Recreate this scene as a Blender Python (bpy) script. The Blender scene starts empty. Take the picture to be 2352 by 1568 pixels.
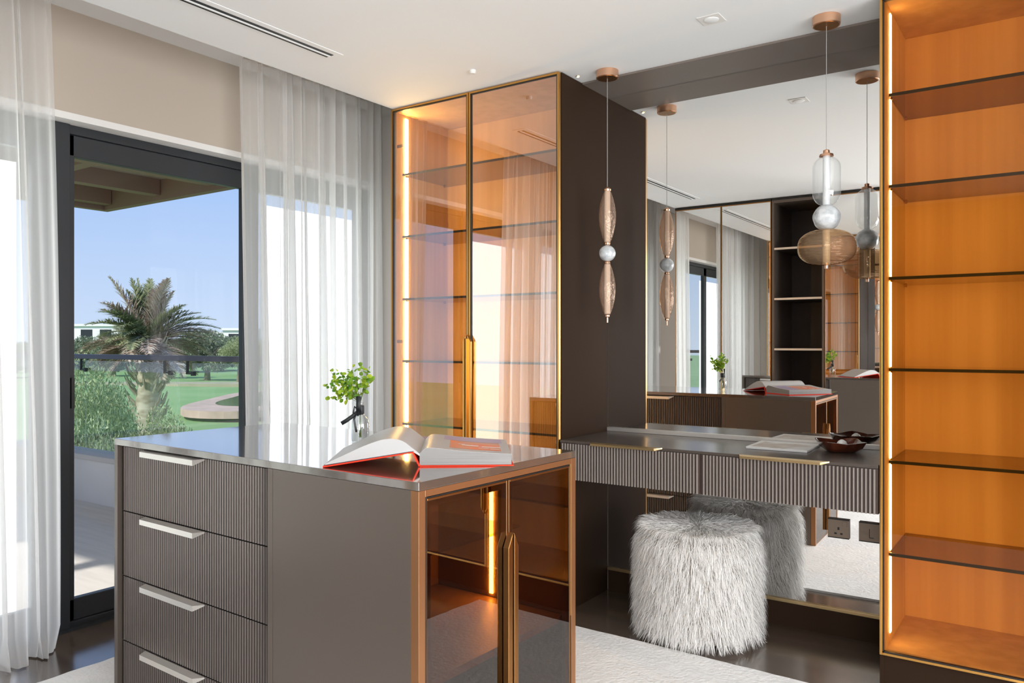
import bpy, bmesh, math, random
import numpy as np
from mathutils import Vector, Matrix
random.seed(7); rng = np.random.default_rng(7)
PI = math.pi
sc = bpy.context.scene
col = sc.collection
HF, ZC = 1.32, 2.64            # camera height, ceiling height
TH = math.radians(34.8)
FRONT, MIR = 3.258, 3.755      # front plane of the fitted cabinets, mirror plane

# ------------------------------------------------------------------ camera
cam = bpy.data.cameras.new('camera'); co = bpy.data.objects.new('camera', cam); col.objects.link(co)
co.location = (0, 0, HF); co.rotation_euler = (PI/2, 0, TH)
cam.sensor_width = 36; cam.lens = 1810/2352*36; cam.shift_y = 4/2352
cam.clip_start = 0.05; cam.clip_end = 800
sc.camera = co
# ------------------------------------------------------------------ view, world, sun, area lights
vs = sc.view_settings
vs.view_transform = 'Standard'; vs.look = 'None'; vs.gamma = 1; vs.use_curve_mapping = False
vs.exposure = 0.0
sc.display_settings.display_device = 'sRGB'
cy = sc.cycles
cy.max_bounces = 14; cy.diffuse_bounces = 5; cy.glossy_bounces = 8; cy.transmission_bounces = 8
cy.transparent_max_bounces = 28; cy.caustics_reflective = True; cy.caustics_refractive = False
cy.sample_clamp_indirect = 6.0; cy.blur_glossy = 0.5
w = bpy.data.worlds.new('world'); sc.world = w; w.use_nodes = True
nt = w.node_tree; nt.nodes.clear()
tc = nt.nodes.new('ShaderNodeTexCoord'); sx = nt.nodes.new('ShaderNodeSeparateXYZ')
cr = nt.nodes.new('ShaderNodeValToRGB'); bg = nt.nodes.new('ShaderNodeBackground'); wo = nt.nodes.new('ShaderNodeOutputWorld')
nt.links.new(tc.outputs['Generated'], sx.inputs[0]); nt.links.new(sx.outputs['Z'], cr.inputs[0])
nt.links.new(cr.outputs[0], bg.inputs[0]); nt.links.new(bg.outputs[0], wo.inputs[0])
e = cr.color_ramp.elements
e[0].position = 0.0; e[0].color = (.64, .77, .98, 1)
e[1].position = 0.9; e[1].color = (.22, .40, .86, 1)
q = e.new(.20); q.color = (.40, .59, .98, 1)
bg.inputs[1].default_value = 1.0
def light(kind, name, loc, rot, energy, color=(1, 1, 1), **k):
    l = bpy.data.lights.new(name, kind); o = bpy.data.objects.new(name, l); col.objects.link(o)
    o.location = loc; o.rotation_euler = rot; l.energy = energy; l.color = color
    for a, b in k.items(): setattr(l, a, b)
    return o
sun = light('SUN', 'sun', (0, 0, 20), (0, 0, 0), 4.4, (1, .95, .87), angle=math.radians(1.0))
sun.rotation_euler = Vector((-.06, -.74, .66)).to_track_quat('Z', 'Y').to_euler()
# added fill light from an invented, unseen right window and opening behind the camera
light('AREA', 'right_fill_light', (2.78, .55, 1.25), (0, PI/2, 0), 250, (.97, .985, 1), shape='RECTANGLE', size=2.3, size_y=3.7)
light('AREA', 'back_fill_light', (1.05, -1.95, 1.55), (PI/2, 0, 0), 120, (.98, .985, 1), shape='RECTANGLE', size=1.9, size_y=1.6)
# daylight is sampled at the balcony window
for yy, ww in ((.8, 1.75), (2.3, .95), (3.28, .9)):
    o = light('AREA', 'balcony_window_portal', (-3.86, yy, 1.2), (0, -PI/2, 0), 1, shape='RECTANGLE', size=2.2, size_y=ww)
    o.data.cycles.is_portal = True
# light panels added outside the glass to blow out the panes behind both curtains
for nm, yc, wy, pw_ in (('left_pane_fill', .77, 1.80, 24), ('right_pane_fill', 3.41, .70, 9.5)):
    o = light('AREA', nm, (-3.93, yc, 1.09), (0, -PI/2, 0), pw_, (.97, .985, 1), shape='RECTANGLE', size=2.12, size_y=wy)
    o.visible_camera = True

# ------------------------------------------------------------------ materials
def nodes(name):
    m = bpy.data.materials.new(name); m.use_nodes = True
    return m, m.node_tree, m.node_tree.nodes['Principled BSDF']
def mat(name, c, rough=.5, metal=0, spec=.5, coat=0, coat_ior=1.5, coat_r=.05, noise=None, bump=None, emit=None, ior=None, wave=None):
    m, t, b = nodes(name)
    b.inputs['Base Color'].default_value = (*c, 1); b.inputs['Roughness'].default_value = rough
    b.inputs['Metallic'].default_value = metal; b.inputs['Specular IOR Level'].default_value = spec
    if coat: b.inputs['Coat Weight'].default_value = coat; b.inputs['Coat Roughness'].default_value = coat_r; b.inputs['Coat IOR'].default_value = coat_ior
    if ior: b.inputs['IOR'].default_value = ior
    if emit: b.inputs['Emission Color'].default_value = (*emit[0], 1); b.inputs['Emission Strength'].default_value = emit[1]
    if noise or bump:
        tc = t.nodes.new('ShaderNodeTexCoord'); mp = t.nodes.new('ShaderNodeMapping')
        t.links.new(tc.outputs['Object'], mp.inputs[0])
    if noise:     # (scale xyz, colour2, detail)
        mp.inputs['Scale'].default_value = noise[0]
        n = t.nodes.new('ShaderNodeTexNoise'); n.inputs['Scale'].default_value = 1; n.inputs['Detail'].default_value = noise[2] if len(noise) > 2 else 5
        r = t.nodes.new('ShaderNodeValToRGB'); r.color_ramp.elements[0].color = (*c, 1); r.color_ramp.elements[1].color = (*noise[1], 1)
        r.color_ramp.elements[0].position = .35; r.color_ramp.elements[1].position = .65
        t.links.new(mp.outputs[0], n.inputs[0]); t.links.new(n.outputs[0], r.inputs[0]); t.links.new(r.outputs[0], b.inputs['Base Color'])
    if bump:      # (scale, strength, distance)
        n2 = t.nodes.new('ShaderNodeTexNoise'); n2.inputs['Scale'].default_value = bump[0]; n2.inputs['Detail'].default_value = 4
        bp = t.nodes.new('ShaderNodeBump'); bp.inputs['Strength'].default_value = bump[1]; bp.inputs['Distance'].default_value = bump[2]
        t.links.new(tc.outputs['Object'], n2.inputs[0]); t.links.new(n2.outputs[0], bp.inputs['Height']); t.links.new(bp.outputs[0], b.inputs['Normal'])
    return m
def glass(name, tint, refl=.0, rough=0.0, ior=1.5, gcol=(1, 1, 1), bump=None, haze=0.0):
    """thin tinted glass: what is behind it, tinted, plus a Fresnel mirror on top"""
    m = bpy.data.materials.new(name); m.use_nodes = True; t = m.node_tree; t.nodes.clear()
    tr = t.nodes.new('ShaderNodeBsdfTransparent'); tr.inputs[0].default_value = (*tint, 1)
    gl = t.nodes.new('ShaderNodeBsdfGlossy'); gl.inputs[0].default_value = (*gcol, 1); gl.inputs[1].default_value = rough
    fr = t.nodes.new('ShaderNodeFresnel'); fr.inputs[0].default_value = ior
    ad = t.nodes.new('ShaderNodeMath'); ad.operation = 'MULTIPLY_ADD'; ad.inputs[1].default_value = 1-refl; ad.inputs[2].default_value = refl; ad.use_clamp = True
    mx = t.nodes.new('ShaderNodeMixShader'); ou = t.nodes.new('ShaderNodeOutputMaterial')
    ge = t.nodes.new('ShaderNodeNewGeometry'); ff = t.nodes.new('ShaderNodeMath'); ff.operation = 'SUBTRACT'; ff.inputs[0].default_value = 1
    t.links.new(ge.outputs['Backfacing'], ff.inputs[1])
    mu = t.nodes.new('ShaderNodeMath'); mu.operation = 'MULTIPLY'
    t.links.new(fr.outputs[0], ad.inputs[0]); t.links.new(ad.outputs[0], mu.inputs[0]); t.links.new(ff.outputs[0], mu.inputs[1]); t.links.new(mu.outputs[0], mx.inputs[0])
    tm = t.nodes.new('ShaderNodeMix'); tm.data_type = 'RGBA'; tm.inputs['A'].default_value = (*tint, 1); tm.inputs['B'].default_value = (1, 1, 1, 1)
    t.links.new(ge.outputs['Backfacing'], tm.inputs['Factor']); t.links.new(tm.outputs['Result'], tr.inputs[0])
    src = tr
    if haze:
        df = t.nodes.new('ShaderNodeBsdfDiffuse'); df.inputs[0].default_value = (*gcol, 1)
        m2 = t.nodes.new('ShaderNodeMixShader'); m2.inputs[0].default_value = haze
        t.links.new(tr.outputs[0], m2.inputs[1]); t.links.new(df.outputs[0], m2.inputs[2]); src = m2
    t.links.new(src.outputs[0], mx.inputs[1]); t.links.new(gl.outputs[0], mx.inputs[2]); t.links.new(mx.outputs[0], ou.inputs[0])
    if bump:
        tc = t.nodes.new('ShaderNodeTexCoord'); mp = t.nodes.new('ShaderNodeMapping'); mp.inputs['Scale'].default_value = bump[0]
        n2 = t.nodes.new('ShaderNodeTexNoise'); n2.inputs['Scale'].default_value = 1; bp = t.nodes.new('ShaderNodeBump')
        bp.inputs['Strength'].default_value = bump[1]; bp.inputs['Distance'].default_value = .01
        t.links.new(tc.outputs['Object'], mp.inputs[0]); t.links.new(mp.outputs[0], n2.inputs[0]); t.links.new(n2.outputs[0], bp.inputs['Height'])
        t.links.new(bp.outputs[0], gl.inputs['Normal']); t.links.new(bp.outputs[0], fr.inputs['Normal'])
    return m
def sheer(name, c, trans, thin):
    """woven voile: part reflected, part let through diffusely, part open weave"""
    m = bpy.data.materials.new(name); m.use_nodes = True; t = m.node_tree; t.nodes.clear()
    d = t.nodes.new('ShaderNodeBsdfDiffuse'); d.inputs[0].default_value = (*c, 1)
    l = t.nodes.new('ShaderNodeBsdfTranslucent'); l.inputs[0].default_value = (*c, 1)
    tr = t.nodes.new('ShaderNodeBsdfTransparent')
    a = t.nodes.new('ShaderNodeMixShader'); a.inputs[0].default_value = trans
    b = t.nodes.new('ShaderNodeMixShader'); ou = t.nodes.new('ShaderNodeOutputMaterial')
    lw = t.nodes.new('ShaderNodeLayerWeight'); lw.inputs[0].default_value = .35
    mr = t.nodes.new('ShaderNodeMapRange'); mr.inputs['To Min'].default_value = 1-thin; mr.inputs['To Max'].default_value = 1.0
    t.links.new(d.outputs[0], a.inputs[1]); t.links.new(l.outputs[0], a.inputs[2])
    t.links.new(lw.outputs['Facing'], mr.inputs['Value']); t.links.new(mr.outputs[0], b.inputs[0])
    t.links.new(tr.outputs[0], b.inputs[1]); t.links.new(a.outputs[0], b.inputs[2]); t.links.new(b.outputs[0], ou.inputs[0])
    return m
def leafmat(name, c, c2, trans=.3):
    m, t, b = nodes(name)
    b.inputs['Roughness'].default_value = .55; b.inputs['Specular IOR Level'].default_value = .3
    oi = t.nodes.new('ShaderNodeNewGeometry'); r = t.nodes.new('ShaderNodeValToRGB')
    r.color_ramp.elements[0].color = (*c, 1); r.color_ramp.elements[1].color = (*c2, 1)
    t.links.new(oi.outputs['Random Per Island'], r.inputs[0]); t.links.new(r.outputs[0], b.inputs['Base Color'])
    tl = t.nodes.new('ShaderNodeBsdfTranslucent'); t.links.new(r.outputs[0], tl.inputs[0])
    mx = t.nodes.new('ShaderNodeMixShader'); mx.inputs[0].default_value = trans
    ou = t.nodes['Material Output']; t.links.new(b.outputs[0], mx.inputs[1]); t.links.new(tl.outputs[0], mx.inputs[2]); t.links.new(mx.outputs[0], ou.inputs[0])
    return m
M = {}
M['ceiling'] = mat('ceiling_paint', (.86, .862, .86), .9, spec=.2)
M['wall'] = mat('wall_paint', (.50, .43, .36), .85, spec=.2)
M['reveal'] = mat('pale_finish', (.78, .76, .73), .85, spec=.2)  # white fittings; on the lintel band the paleness stands for daylight
M['strip'] = mat('taupe_soffit', (.19, .155, .135), .45, spec=.3)
M['floor'] = mat('brown_timber', (.125, .088, .064), .24, noise=((1.2, 14, 1), (.08, .056, .040)), spec=.6, coat=1, coat_ior=2.0, coat_r=.16)
M['lacquer'] = mat('taupe_lacquer', (.135, .105, .085), .34, metal=.35, spec=.6)
M['top'] = mat('taupe_satin_top', (.15, .12, .10), .12, metal=.5, spec=1.0, coat=1, coat_ior=1.8)
M['desktop'] = mat('desk_satin_top', (.10, .08, .067), .24, metal=.3, spec=.6)
M['flute'] = mat('fluted_taupe', (.165, .135, .118), .32, metal=.5)
M['flute_gap'] = mat('fluting_groove', (.010, .008, .007), .6)
M['deskflute'] = mat('desk_fluting', (.28, .24, .21), .35, metal=.25)
M['deskgap'] = mat('desk_groove', (.05, .028, .022), .6)
M['bronze'] = mat('bronze_panel', (.030, .0165, .0095), .62, spec=.05)
M['darkwood'] = mat('dark_interior', (.030, .020, .016), .45)
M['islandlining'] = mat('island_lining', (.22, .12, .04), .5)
M['amberwood'] = mat('amber_veneer', (.74, .49, .27), .55, noise=((16, 16, .5), (.63, .39, .19)), spec=.3)
M['brass'] = mat('brass_profile', (.62, .33, .09), .28, metal=1)
M['brassdark'] = mat('bronze_profile', (.36, .17, .055), .33, metal=1)
M['islandframe'] = mat('copper_lacquer', (.36, .165, .07), .35, metal=.7)
M['gasket'] = mat('black_gasket', (.008, .007, .006), .5)
M['champagne'] = mat('champagne_metal', (.74, .70, .65), .34, metal=.75)
M['goldlip'] = mat('gold_lip', (.72, .53, .27), .3, metal=.9)
M['amber'] = glass('amber_glass', (.94, .71, .34), refl=.29, gcol=(1, .97, .93))
M['ambersoft'] = glass('amber_glass_clear', (.72, .50, .23), refl=.0, ior=1.3, gcol=(1, .97, .93))
M['amberdark'] = glass('dark_amber_glass', (.30, .13, .024), refl=.055, gcol=(.95, .9, .86))
M['shelf'] = glass('bronze_glass', (.36, .25, .085), refl=.0, ior=1.4)
M['led'] = mat('led_strip', (1, .9, .7), .5, emit=((1, .78, .46), 90))
M['ledsoft'] = mat('led_strip_soft', (1, .9, .7), .5, emit=((1, .80, .50), 20))
M['ledisland'] = mat('island_led', (1, .8, .5), .5, emit=((1, .66, .25), 120))
M['mirror'] = mat('silver_mirror', (.91, .905, .89), 0.0, metal=1)
M['frame'] = mat('anthracite_frame', (.036, .040, .045), .36, metal=.3)
M['winglass'] = glass('window_glass', (.97, .985, .98), refl=.0, ior=1.25)
M['balglass'] = glass('balustrade_glass', (.90, .96, .93), refl=.04)
M['curtain'] = sheer('voile', (.93, .925, .915), .58, .48)
M['rug'] = mat('wool_rug', (.87, .855, .835), .95, bump=(55, .5, .01), noise=((9, 9, 9), (.82, .805, .785)))
M['fur'] = leafmat('white_fur', (.78, .745, .70), (.88, .86, .83), .22)
M['seat'] = mat('stool_core', (.55, .50, .44), .9)
M['copper'] = mat('copper_metal', (.72, .42, .27), .3, metal=.9)
M['cable'] = mat('pendant_cable', (.35, .33, .32), .5)
M['opal'] = mat('opal_tube', (.66, .66, .66), .35)
M['clearglass'] = glass('clear_glass', (.93, .95, .95), refl=.03, bump=((30, 30, 6), .3), haze=.10)
M['peachglass'] = glass('peach_glass', (.78, .55, .40), refl=.03, gcol=(.9, .68, .54), bump=((90, 90, 40), .7), haze=.12)
M['alabaster'] = mat('cast_glass_ball', (.40, .42, .43), .18, noise=((22, 22, 30), (.66, .67, .68)), spec=.7, bump=(24, .7, .01))
M['smoky'] = glass('ribbed_amber_glass', (.52, .31, .15), refl=.02, gcol=(.80, .58, .38), bump=((8, 8, 110), .9), haze=.12)
M['paper'] = mat('page_paper', (.42, .405, .39), .40)
M['pageedge'] = mat('page_edges', (.27, .255, .24), .6, noise=((3, 3, 900), (.20, .19, .18)))
M['redcover'] = mat('red_cover', (.80, .030, .004), .55, spec=.25)
M['endpaper'] = mat('navy_endpaper', (.02, .035, .06), .5)
M['orange'] = mat('orange_print', (.80, .17, .05), .4, noise=((9, 14, 9), (.55, .26, .17)))
M['lilac'] = mat('lilac_print', (.36, .29, .40), .4)
M['blackribbon'] = mat('black_ribbon', (.018, .020, .022), .5)
M['vaseglass'] = glass('vase_glass', (.80, .83, .83), refl=.10)
M['stem'] = mat('green_stem', (.10, .16, .04), .6)
M['sprig'] = leafmat('sprig_leaves', (.10, .30, .03), (.50, .62, .05), .45)
M['walnut'] = mat('polished_walnut', (.10, .022, .008), .16, coat=.5, noise=((30, 8, 8), (.05, .012, .006)))
M['shell'] = mat('white_shell', (.80, .78, .74), .3)
M['socket'] = mat('bronze_plate', (.27, .20, .145), .4, metal=.3)
M['black'] = mat('black_plastic', (.01, .01, .01), .5)
M['deck'] = mat('pale_deck', (.82, .76, .70), .7, noise=((2, 22, 2), (.74, .69, .64)))
M['stone'] = mat('stone_coping', (.62, .57, .52), .8)
M['pergola'] = mat('pergola_timber', (.30, .17, .14), .7)
M['pergola_slab'] = mat('pergola_soffit', (.46, .31, .28), .8)
M['pergedge'] = mat('pergola_fascia', (.30, .27, .19), .7)
M['rail'] = mat('rail_metal', (.10, .085, .085), .35, metal=.6)
M['grass'] = mat('fairway', (.20, .34, .12), .95, noise=((.25, .25, .25), (.25, .39, .16)))
M['sand'] = mat('pond_kerb', (.62, .42, .36), .9, noise=((1, 1, 1), (.50, .34, .28)))
M['bankearth'] = mat('dry_bank', (.36, .33, .22), .9, noise=((.6, .6, .6), (.46, .38, .28)))
M['water'] = mat('pond_water', (.10, .12, .09), .08)
M['white_render'] = mat('white_render', (.85, .85, .84), .8)
M['palmleaf'] = leafmat('palm_leaf', (.16, .21, .09), (.46, .46, .27), .2)
M['palmdry'] = leafmat('dry_palm_leaf', (.30, .19, .14), (.75, .66, .54), .15)
M['palmtrunk'] = mat('palm_trunk', (.34, .27, .19), .9, noise=((3, 3, 9), (.60, .52, .42)))
M['bushleaf'] = leafmat('shrub_leaf', (.10, .17, .05), (.58, .62, .34), .2)
M['bushpale'] = leafmat('pale_shrub_leaf', (.14, .24, .09), (.62, .66, .46), .2)
M['hedge'] = leafmat('far_tree_leaf', (.12, .18, .08), (.36, .40, .27), .2)
M['bark'] = mat('bark', (.22, .17, .13), .9)

# ------------------------------------------------------------------ mesh builder
class MB:
    def __init__(s): s.v = []; s.f = []; s.m = []; s.mi = 0
    def add(s, vs, fs):
        n = len(s.v); s.v += [tuple(p) for p in vs]; s.f += [tuple(i+n for i in f) for f in fs]; s.m += [s.mi]*len(fs); return s
    def box(s, x0, x1, y0, y1, z0, z1):
        v = [(x, y, z) for z in (z0, z1) for y in (y0, y1) for x in (x0, x1)]
        return s.add(v, [(0, 2, 3, 1), (4, 5, 7, 6), (0, 1, 5, 4), (2, 6, 7, 3), (0, 4, 6, 2), (1, 3, 7, 5)])
    def prism(s, pts, axis, a, b):
        """pts: 2-D polygon in the two other axes, extruded along axis from a to b"""
        def P(p, k):
            return {'x': (k, p[0], p[1]), 'y': (p[0], k, p[1]), 'z': (p[0], p[1], k)}[axis]
        n = len(pts); v = [P(p, a) for p in pts]+[P(p, b) for p in pts]
        f = [tuple(range(n))[::-1], tuple(range(n, 2*n))]+[(i, (i+1) % n, n+(i+1) % n, n+i) for i in range(n)]
        return s.add(v, f)
    def tube(s, pts, r, seg=8, r2=None):
        pts = [Vector(p) for p in pts]; n = len(pts); vs = []
        for i, p in enumerate(pts):
            d = (pts[min(i+1, n-1)]-pts[max(i-1, 0)]).normalized()
            up = Vector((0, 0, 1)) if abs(d.z) < .9 else Vector((1, 0, 0))
            a = d.cross(up).normalized(); b = d.cross(a)
            rr = r if r2 is None else r+(r2-r)*i/(n-1)
            if not isinstance(r, (int, float)): rr = r[i]
            vs += [p+a*math.cos(2*PI*k/seg)*rr+b*math.sin(2*PI*k/seg)*rr for k in range(seg)]
        fs = [(i*seg+k, i*seg+(k+1) % seg, (i+1)*seg+(k+1) % seg, (i+1)*seg+k) for i in range(n-1) for k in range(seg)]
        fs += [tuple(range(seg))[::-1], tuple((n-1)*seg+k for k in range(seg))]
        return s.add(vs, fs)
    def lathe(s, prof, c=(0, 0, 0), seg=32, caps=True, wob=None):
        vs = []
        for j, (r, z) in enumerate(prof):
            for k in range(seg):
                a = 2*PI*k/seg; rr = r*(1+(wob(a, z) if wob else 0))
                vs.append((c[0]+rr*math.cos(a), c[1]+rr*math.sin(a), c[2]+z))
        n = len(prof)
        fs = [(i*seg+k, i*seg+(k+1) % seg, (i+1)*seg+(k+1) % seg, (i+1)*seg+k) for i in range(n-1) for k in range(seg)]
        if caps: fs += [tuple(range(seg))[::-1], tuple((n-1)*seg+k for k in range(seg))]
        return s.add(vs, fs)
    def build(s, name, mats, parent=None, world=True, smooth=False, bevel=0):
        me = bpy.data.meshes.new(name)
        vs = s.v
        if parent is not None and world:
            inv = wmat(parent).inverted(); vs = [inv @ Vector(p) for p in vs]
        me.from_pydata([tuple(p) for p in vs], [], s.f)
        if not isinstance(mats, (list, tuple)): mats = [mats]
        for m in mats: me.materials.append(m)
        me.polygons.foreach_set('material_index', s.m)
        if smooth: me.polygons.foreach_set('use_smooth', [True]*len(me.polygons))
        me.update()
        bm = bmesh.new(); bm.from_mesh(me); bmesh.ops.recalc_face_normals(bm, faces=bm.faces); bm.to_mesh(me); bm.free()
        o = bpy.data.objects.new(name, me); col.objects.link(o)
        if parent is not None: o.parent = parent
        if bevel:
            b = o.modifiers.new('bevel', 'BEVEL'); b.width = bevel; b.segments = 2; b.limit_method = 'ANGLE'
        if smooth and smooth != 'all':
            me.set_sharp_from_angle(angle=math.radians(38))
        return o
def wmat(o):
    m = Matrix.LocRotScale(o.location, o.rotation_euler, o.scale)
    return wmat(o.parent) @ m if o.parent else m
def tag(o, label=None, cat=None, group=None, kind=None):
    for k, v in (('label', label), ('category', cat), ('group', group), ('kind', kind)):
        if v: o[k] = v
    return o
def thing(name, loc, rz=0, **k):
    o = bpy.data.objects.new(name, None); col.objects.link(o); o.location = loc; o.rotation_euler = (0, 0, rz); o.empty_display_size = .1
    return tag(o, **k)
def B(*a): return MB().box(*a)
def S(name, mb, m, **k): return tag(mb.build(name, m, **k), kind='structure')
def kids(o): return [c for c in bpy.data.objects if c.parent == o]
def copy_tree(o, parent=None):
    c = o.copy(); col.objects.link(c)
    if parent: c.parent = parent
    for ch in kids(o): copy_tree(ch, c)
    return c

# ------------------------------------------------------------------ room shell
XW, XR, YB = -3.66, 2.62, -1.85
S('floor', B(-4.0, XR+.15, YB-.15, 3.95, -.12, 0), M['floor'])
cb = MB(); cb.box(-3.09, XR+.15, YB-.15, 3.95, ZC, ZC+.22)
S('ceiling', cb, M['ceiling'])
S('trim_5', B(-4.0, -3.088, YB-.15, 3.95, 2.82, 2.87), M['ceiling'])          # top of the curtain recess
S('trim_1', B(-1.985, -.566, 3.482, 3.76, ZC-.010, ZC-.0005), M['strip'])      # taupe strip of ceiling before the mirror
S('wall_back', B(-3.84, XR+.15, 3.775, 3.95, 0, 2.82), M['wall'])
wl = MB(); Y0, Y1 = -.20, 3.74
wl.box(-3.84, XW, Y0-.02, Y1+.02, 2.3585, 2.82)           # lintel
wl.box(-3.84, XW, YB, Y0, 0, 2.82); wl.box(-3.84, XW, Y1, 3.78, 0, 2.82)
S('wall_left', wl, M['wall'])
S('trim_2', B(-3.80, XW+.002, Y0, Y1, 2.327, 2.358), M['reveal'])             # lintel underside band, colour paled for the daylight falling on it
wf = MB(); wf.box(-4.0, .05, YB-.15, YB, 0, 2.64); wf.box(2.05, XR+.1, YB-.15, YB, 0, 2.64); wf.box(.05, 2.05, YB-.15, YB, 2.4, 2.64)  # opening added for fill light; finish dark to keep glass reflections down
S('wall_front', wf, M['bronze'])
wr = MB(); wr.box(XR, XR+.15, YB, -1.35, 0, 2.64); wr.box(XR, XR+.15, 2.45, 3.8, 0, 2.64); wr.box(XR, XR+.15, -1.35, 2.45, 2.42, 2.64); wr.box(XR, XR+.15, -1.35, 2.45, 0, .08)
S('wall_right', wr, M['wall'])
w2 = thing('added_window', (XR+.06, .55, .08), kind='structure')  # added, unseen window framing the right fill light
m = MB()
for y in (-1.35, -.1, 1.15, 2.40): m.box(XR+.03, XR+.09, y, y+.05, .08, 2.42)
m.box(XR+.03, XR+.09, -1.35, 2.45, .08, .13); m.box(XR+.03, XR+.09, -1.35, 2.45, 2.37, 2.42)
m.build('window_frame', M['frame'], w2)

# balcony window: three tall sashes in one frame
wn = thing('window_1', (-3.78, 2.2, 0), kind='structure')
fx0, fx1 = -3.83, -3.745
f = MB()
f.box(fx0, fx1, Y0, Y1, 2.285, 2.327); f.box(fx0, fx1, Y0, Y1, 0, .035)
f.box(fx0, fx1, Y0, Y0+.05, 0, 2.3); f.box(fx0, fx1, Y1-.05, Y1, 0, 2.3); f.box(fx0, fx1+.012, 1.722, 1.815, 0, 2.327)
f.build('window_frame', M['frame'], wn, bevel=.003)
B(fx0-.1, fx1+.03, Y0, Y1, -.002, .012).build('track', M['frame'], wn)
def sash(ya, yb, xx, sl=.03, sr=.05):
    s_ = MB(); s_.box(xx, xx+.04, ya, ya+sl, .035, 2.285); s_.box(xx, xx+.04, yb-sr, yb, .035, 2.285)
    s_.box(xx, xx+.04, ya, yb, .035, .135); s_.box(xx, xx+.04, ya, yb, 2.185, 2.285)
    o = s_.build('sash', M['frame'], wn, bevel=.004)
    inv = B(xx+.015, xx+.021, ya+sl-.005, yb-sr+.005, .13, 2.19)
    p = inv.build('pane', M['winglass'], o)
    return o
sash(Y0+.05, .78, -3.80, .06, .06); sash(.781, 1.722, -3.80, .06, .06); sb = sash(1.815, 2.812, -3.795); sash(2.812, Y1-.05, -3.80, .06, .06)
hd = MB(); hd.box(-3.757, -3.735, 1.822, 1.836, 1.02, 1.16); hd.build('sash_handle', M['black'], sb)

# ------------------------------------------------------------------ curtains
def curtain(name, ya, yb, xc, nf, seed, label, amp=.040, edge=None, bend=0):
    r = np.random.default_rng(seed)
    nu, nz = int((yb-ya)*190), 26
    u = np.linspace(0, 1, nu)
    warp = u+.018*np.sin(2*PI*u*2.3+r.random()*6)+.011*np.sin(2*PI*u*5.1+r.random()*6)
    ph = 2*PI*nf*warp
    A = amp*(.75+.35*np.sin(2*PI*u*3.1+r.random()*6))
    v = []
    for j in range(nz):
        t = j/(nz-1); z = .006+t*2.80
        drift = (1-t)*.35*np.sin(2*PI*u*1.7+seed)
        x = xc+A*(np.sin(ph+drift)+.28*np.sin(2*ph+1.1+drift*2)) + .010*np.sin(2*PI*u*(nf*2.6)+t*2)
        y = ya+(yb-ya)*u+.02*np.cos(ph*.5+t*1.5)
        if bend: x = x+bend*np.clip((u-.80)/.20, 0, 1)**1.6
        if edge is not None: y = y+edge(t, u)
        if t < .04: x = x+(0.04-t)*1.1*np.sin(ph*.7+2)
        v += [(x[i], y[i], z) for i in range(nu)]
    fs = [(j*nu+i, j*nu+i+1, (j+1)*nu+i+1, (j+1)*nu+i) for j in range(nz-1) for i in range(nu-1)]
    root = thing(name, (xc, (ya+yb)/2, 0), label=label, cat='curtain')
    MB().add(v, fs).build('drape', M['curtain'], root, smooth='all')
    B(xc-.012, xc+.012, ya-.02, yb+.01, 2.806, 2.8195).build('track', M['champagne'], root)
    return root
curtain('sheer_curtain', -.26, 1.645, -3.50, 23, 3, 'white sheer curtain hanging at the left edge, leftmost of the two', edge=lambda t, u: -.05*t*t*u+.02*(1-t)*u)
curtain('sheer_curtain', 2.60, 3.715, -3.49, 17, 11, 'white sheer curtain gathered beside the left amber glass cabinet', edge=lambda t, u: (.0-.05*t)*(1-u), bend=.31)

# ------------------------------------------------------------------ fitted display cabinets
SH = [2.278, 1.925, 1.570, 1.218, .862, .505]
def glass_door(root, x0, x1, z0, z1, y, hside, frame='brass', pane='amber', hz=(.42, 1.365)):
    t = .010; d = MB()
    d.box(x0, x0+t, y, y+.02, z0, z1); d.box(x1-t, x1, y, y+.02, z0, z1)
    d.box(x0+t, x1-t, y, y+.02, z0, z0+t); d.box(x0+t, x1-t, y, y+.02, z1-t, z1)
    o = d.build('glass_door', M[frame], root, bevel=.0015)
    B(x0+t-.004, x1-t+.004, y+.008, y+.012, z0+t-.004, z1-t+.004).build('pane', M[pane], o)
    g = MB(); e_ = .0045
    for a in ((x0+t, x0+t+e_, z0+t, z1-t), (x1-t-e_, x1-t, z0+t, z1-t), (x0+t, x1-t, z0+t, z0+t+e_), (x0+t, x1-t, z1-t-e_, z1-t)):
        g.box(a[0], a[1], y+.002, y+.018, a[2], a[3])
    g.build('gasket', M['gasket'], o)
    if hside:
        xe = x1 if hside > 0 else x0
        h = MB(); a, b = xe-hside*.001, xe-hside*.024
        pts = [(a, hz[0]), (a, hz[1]), (b, hz[1]-.035), (b, hz[0]+.035)]
        h.prism(pts, 'y', y-.016, y-.001)
        h.box(min(a, xe-hside*.006), max(a, xe-hside*.006), y-.03, y-.014, hz[0]+.02, hz[1]-.02)
        h.build('door_handle', M['brass'], o, bevel=.002)
    return o
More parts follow.
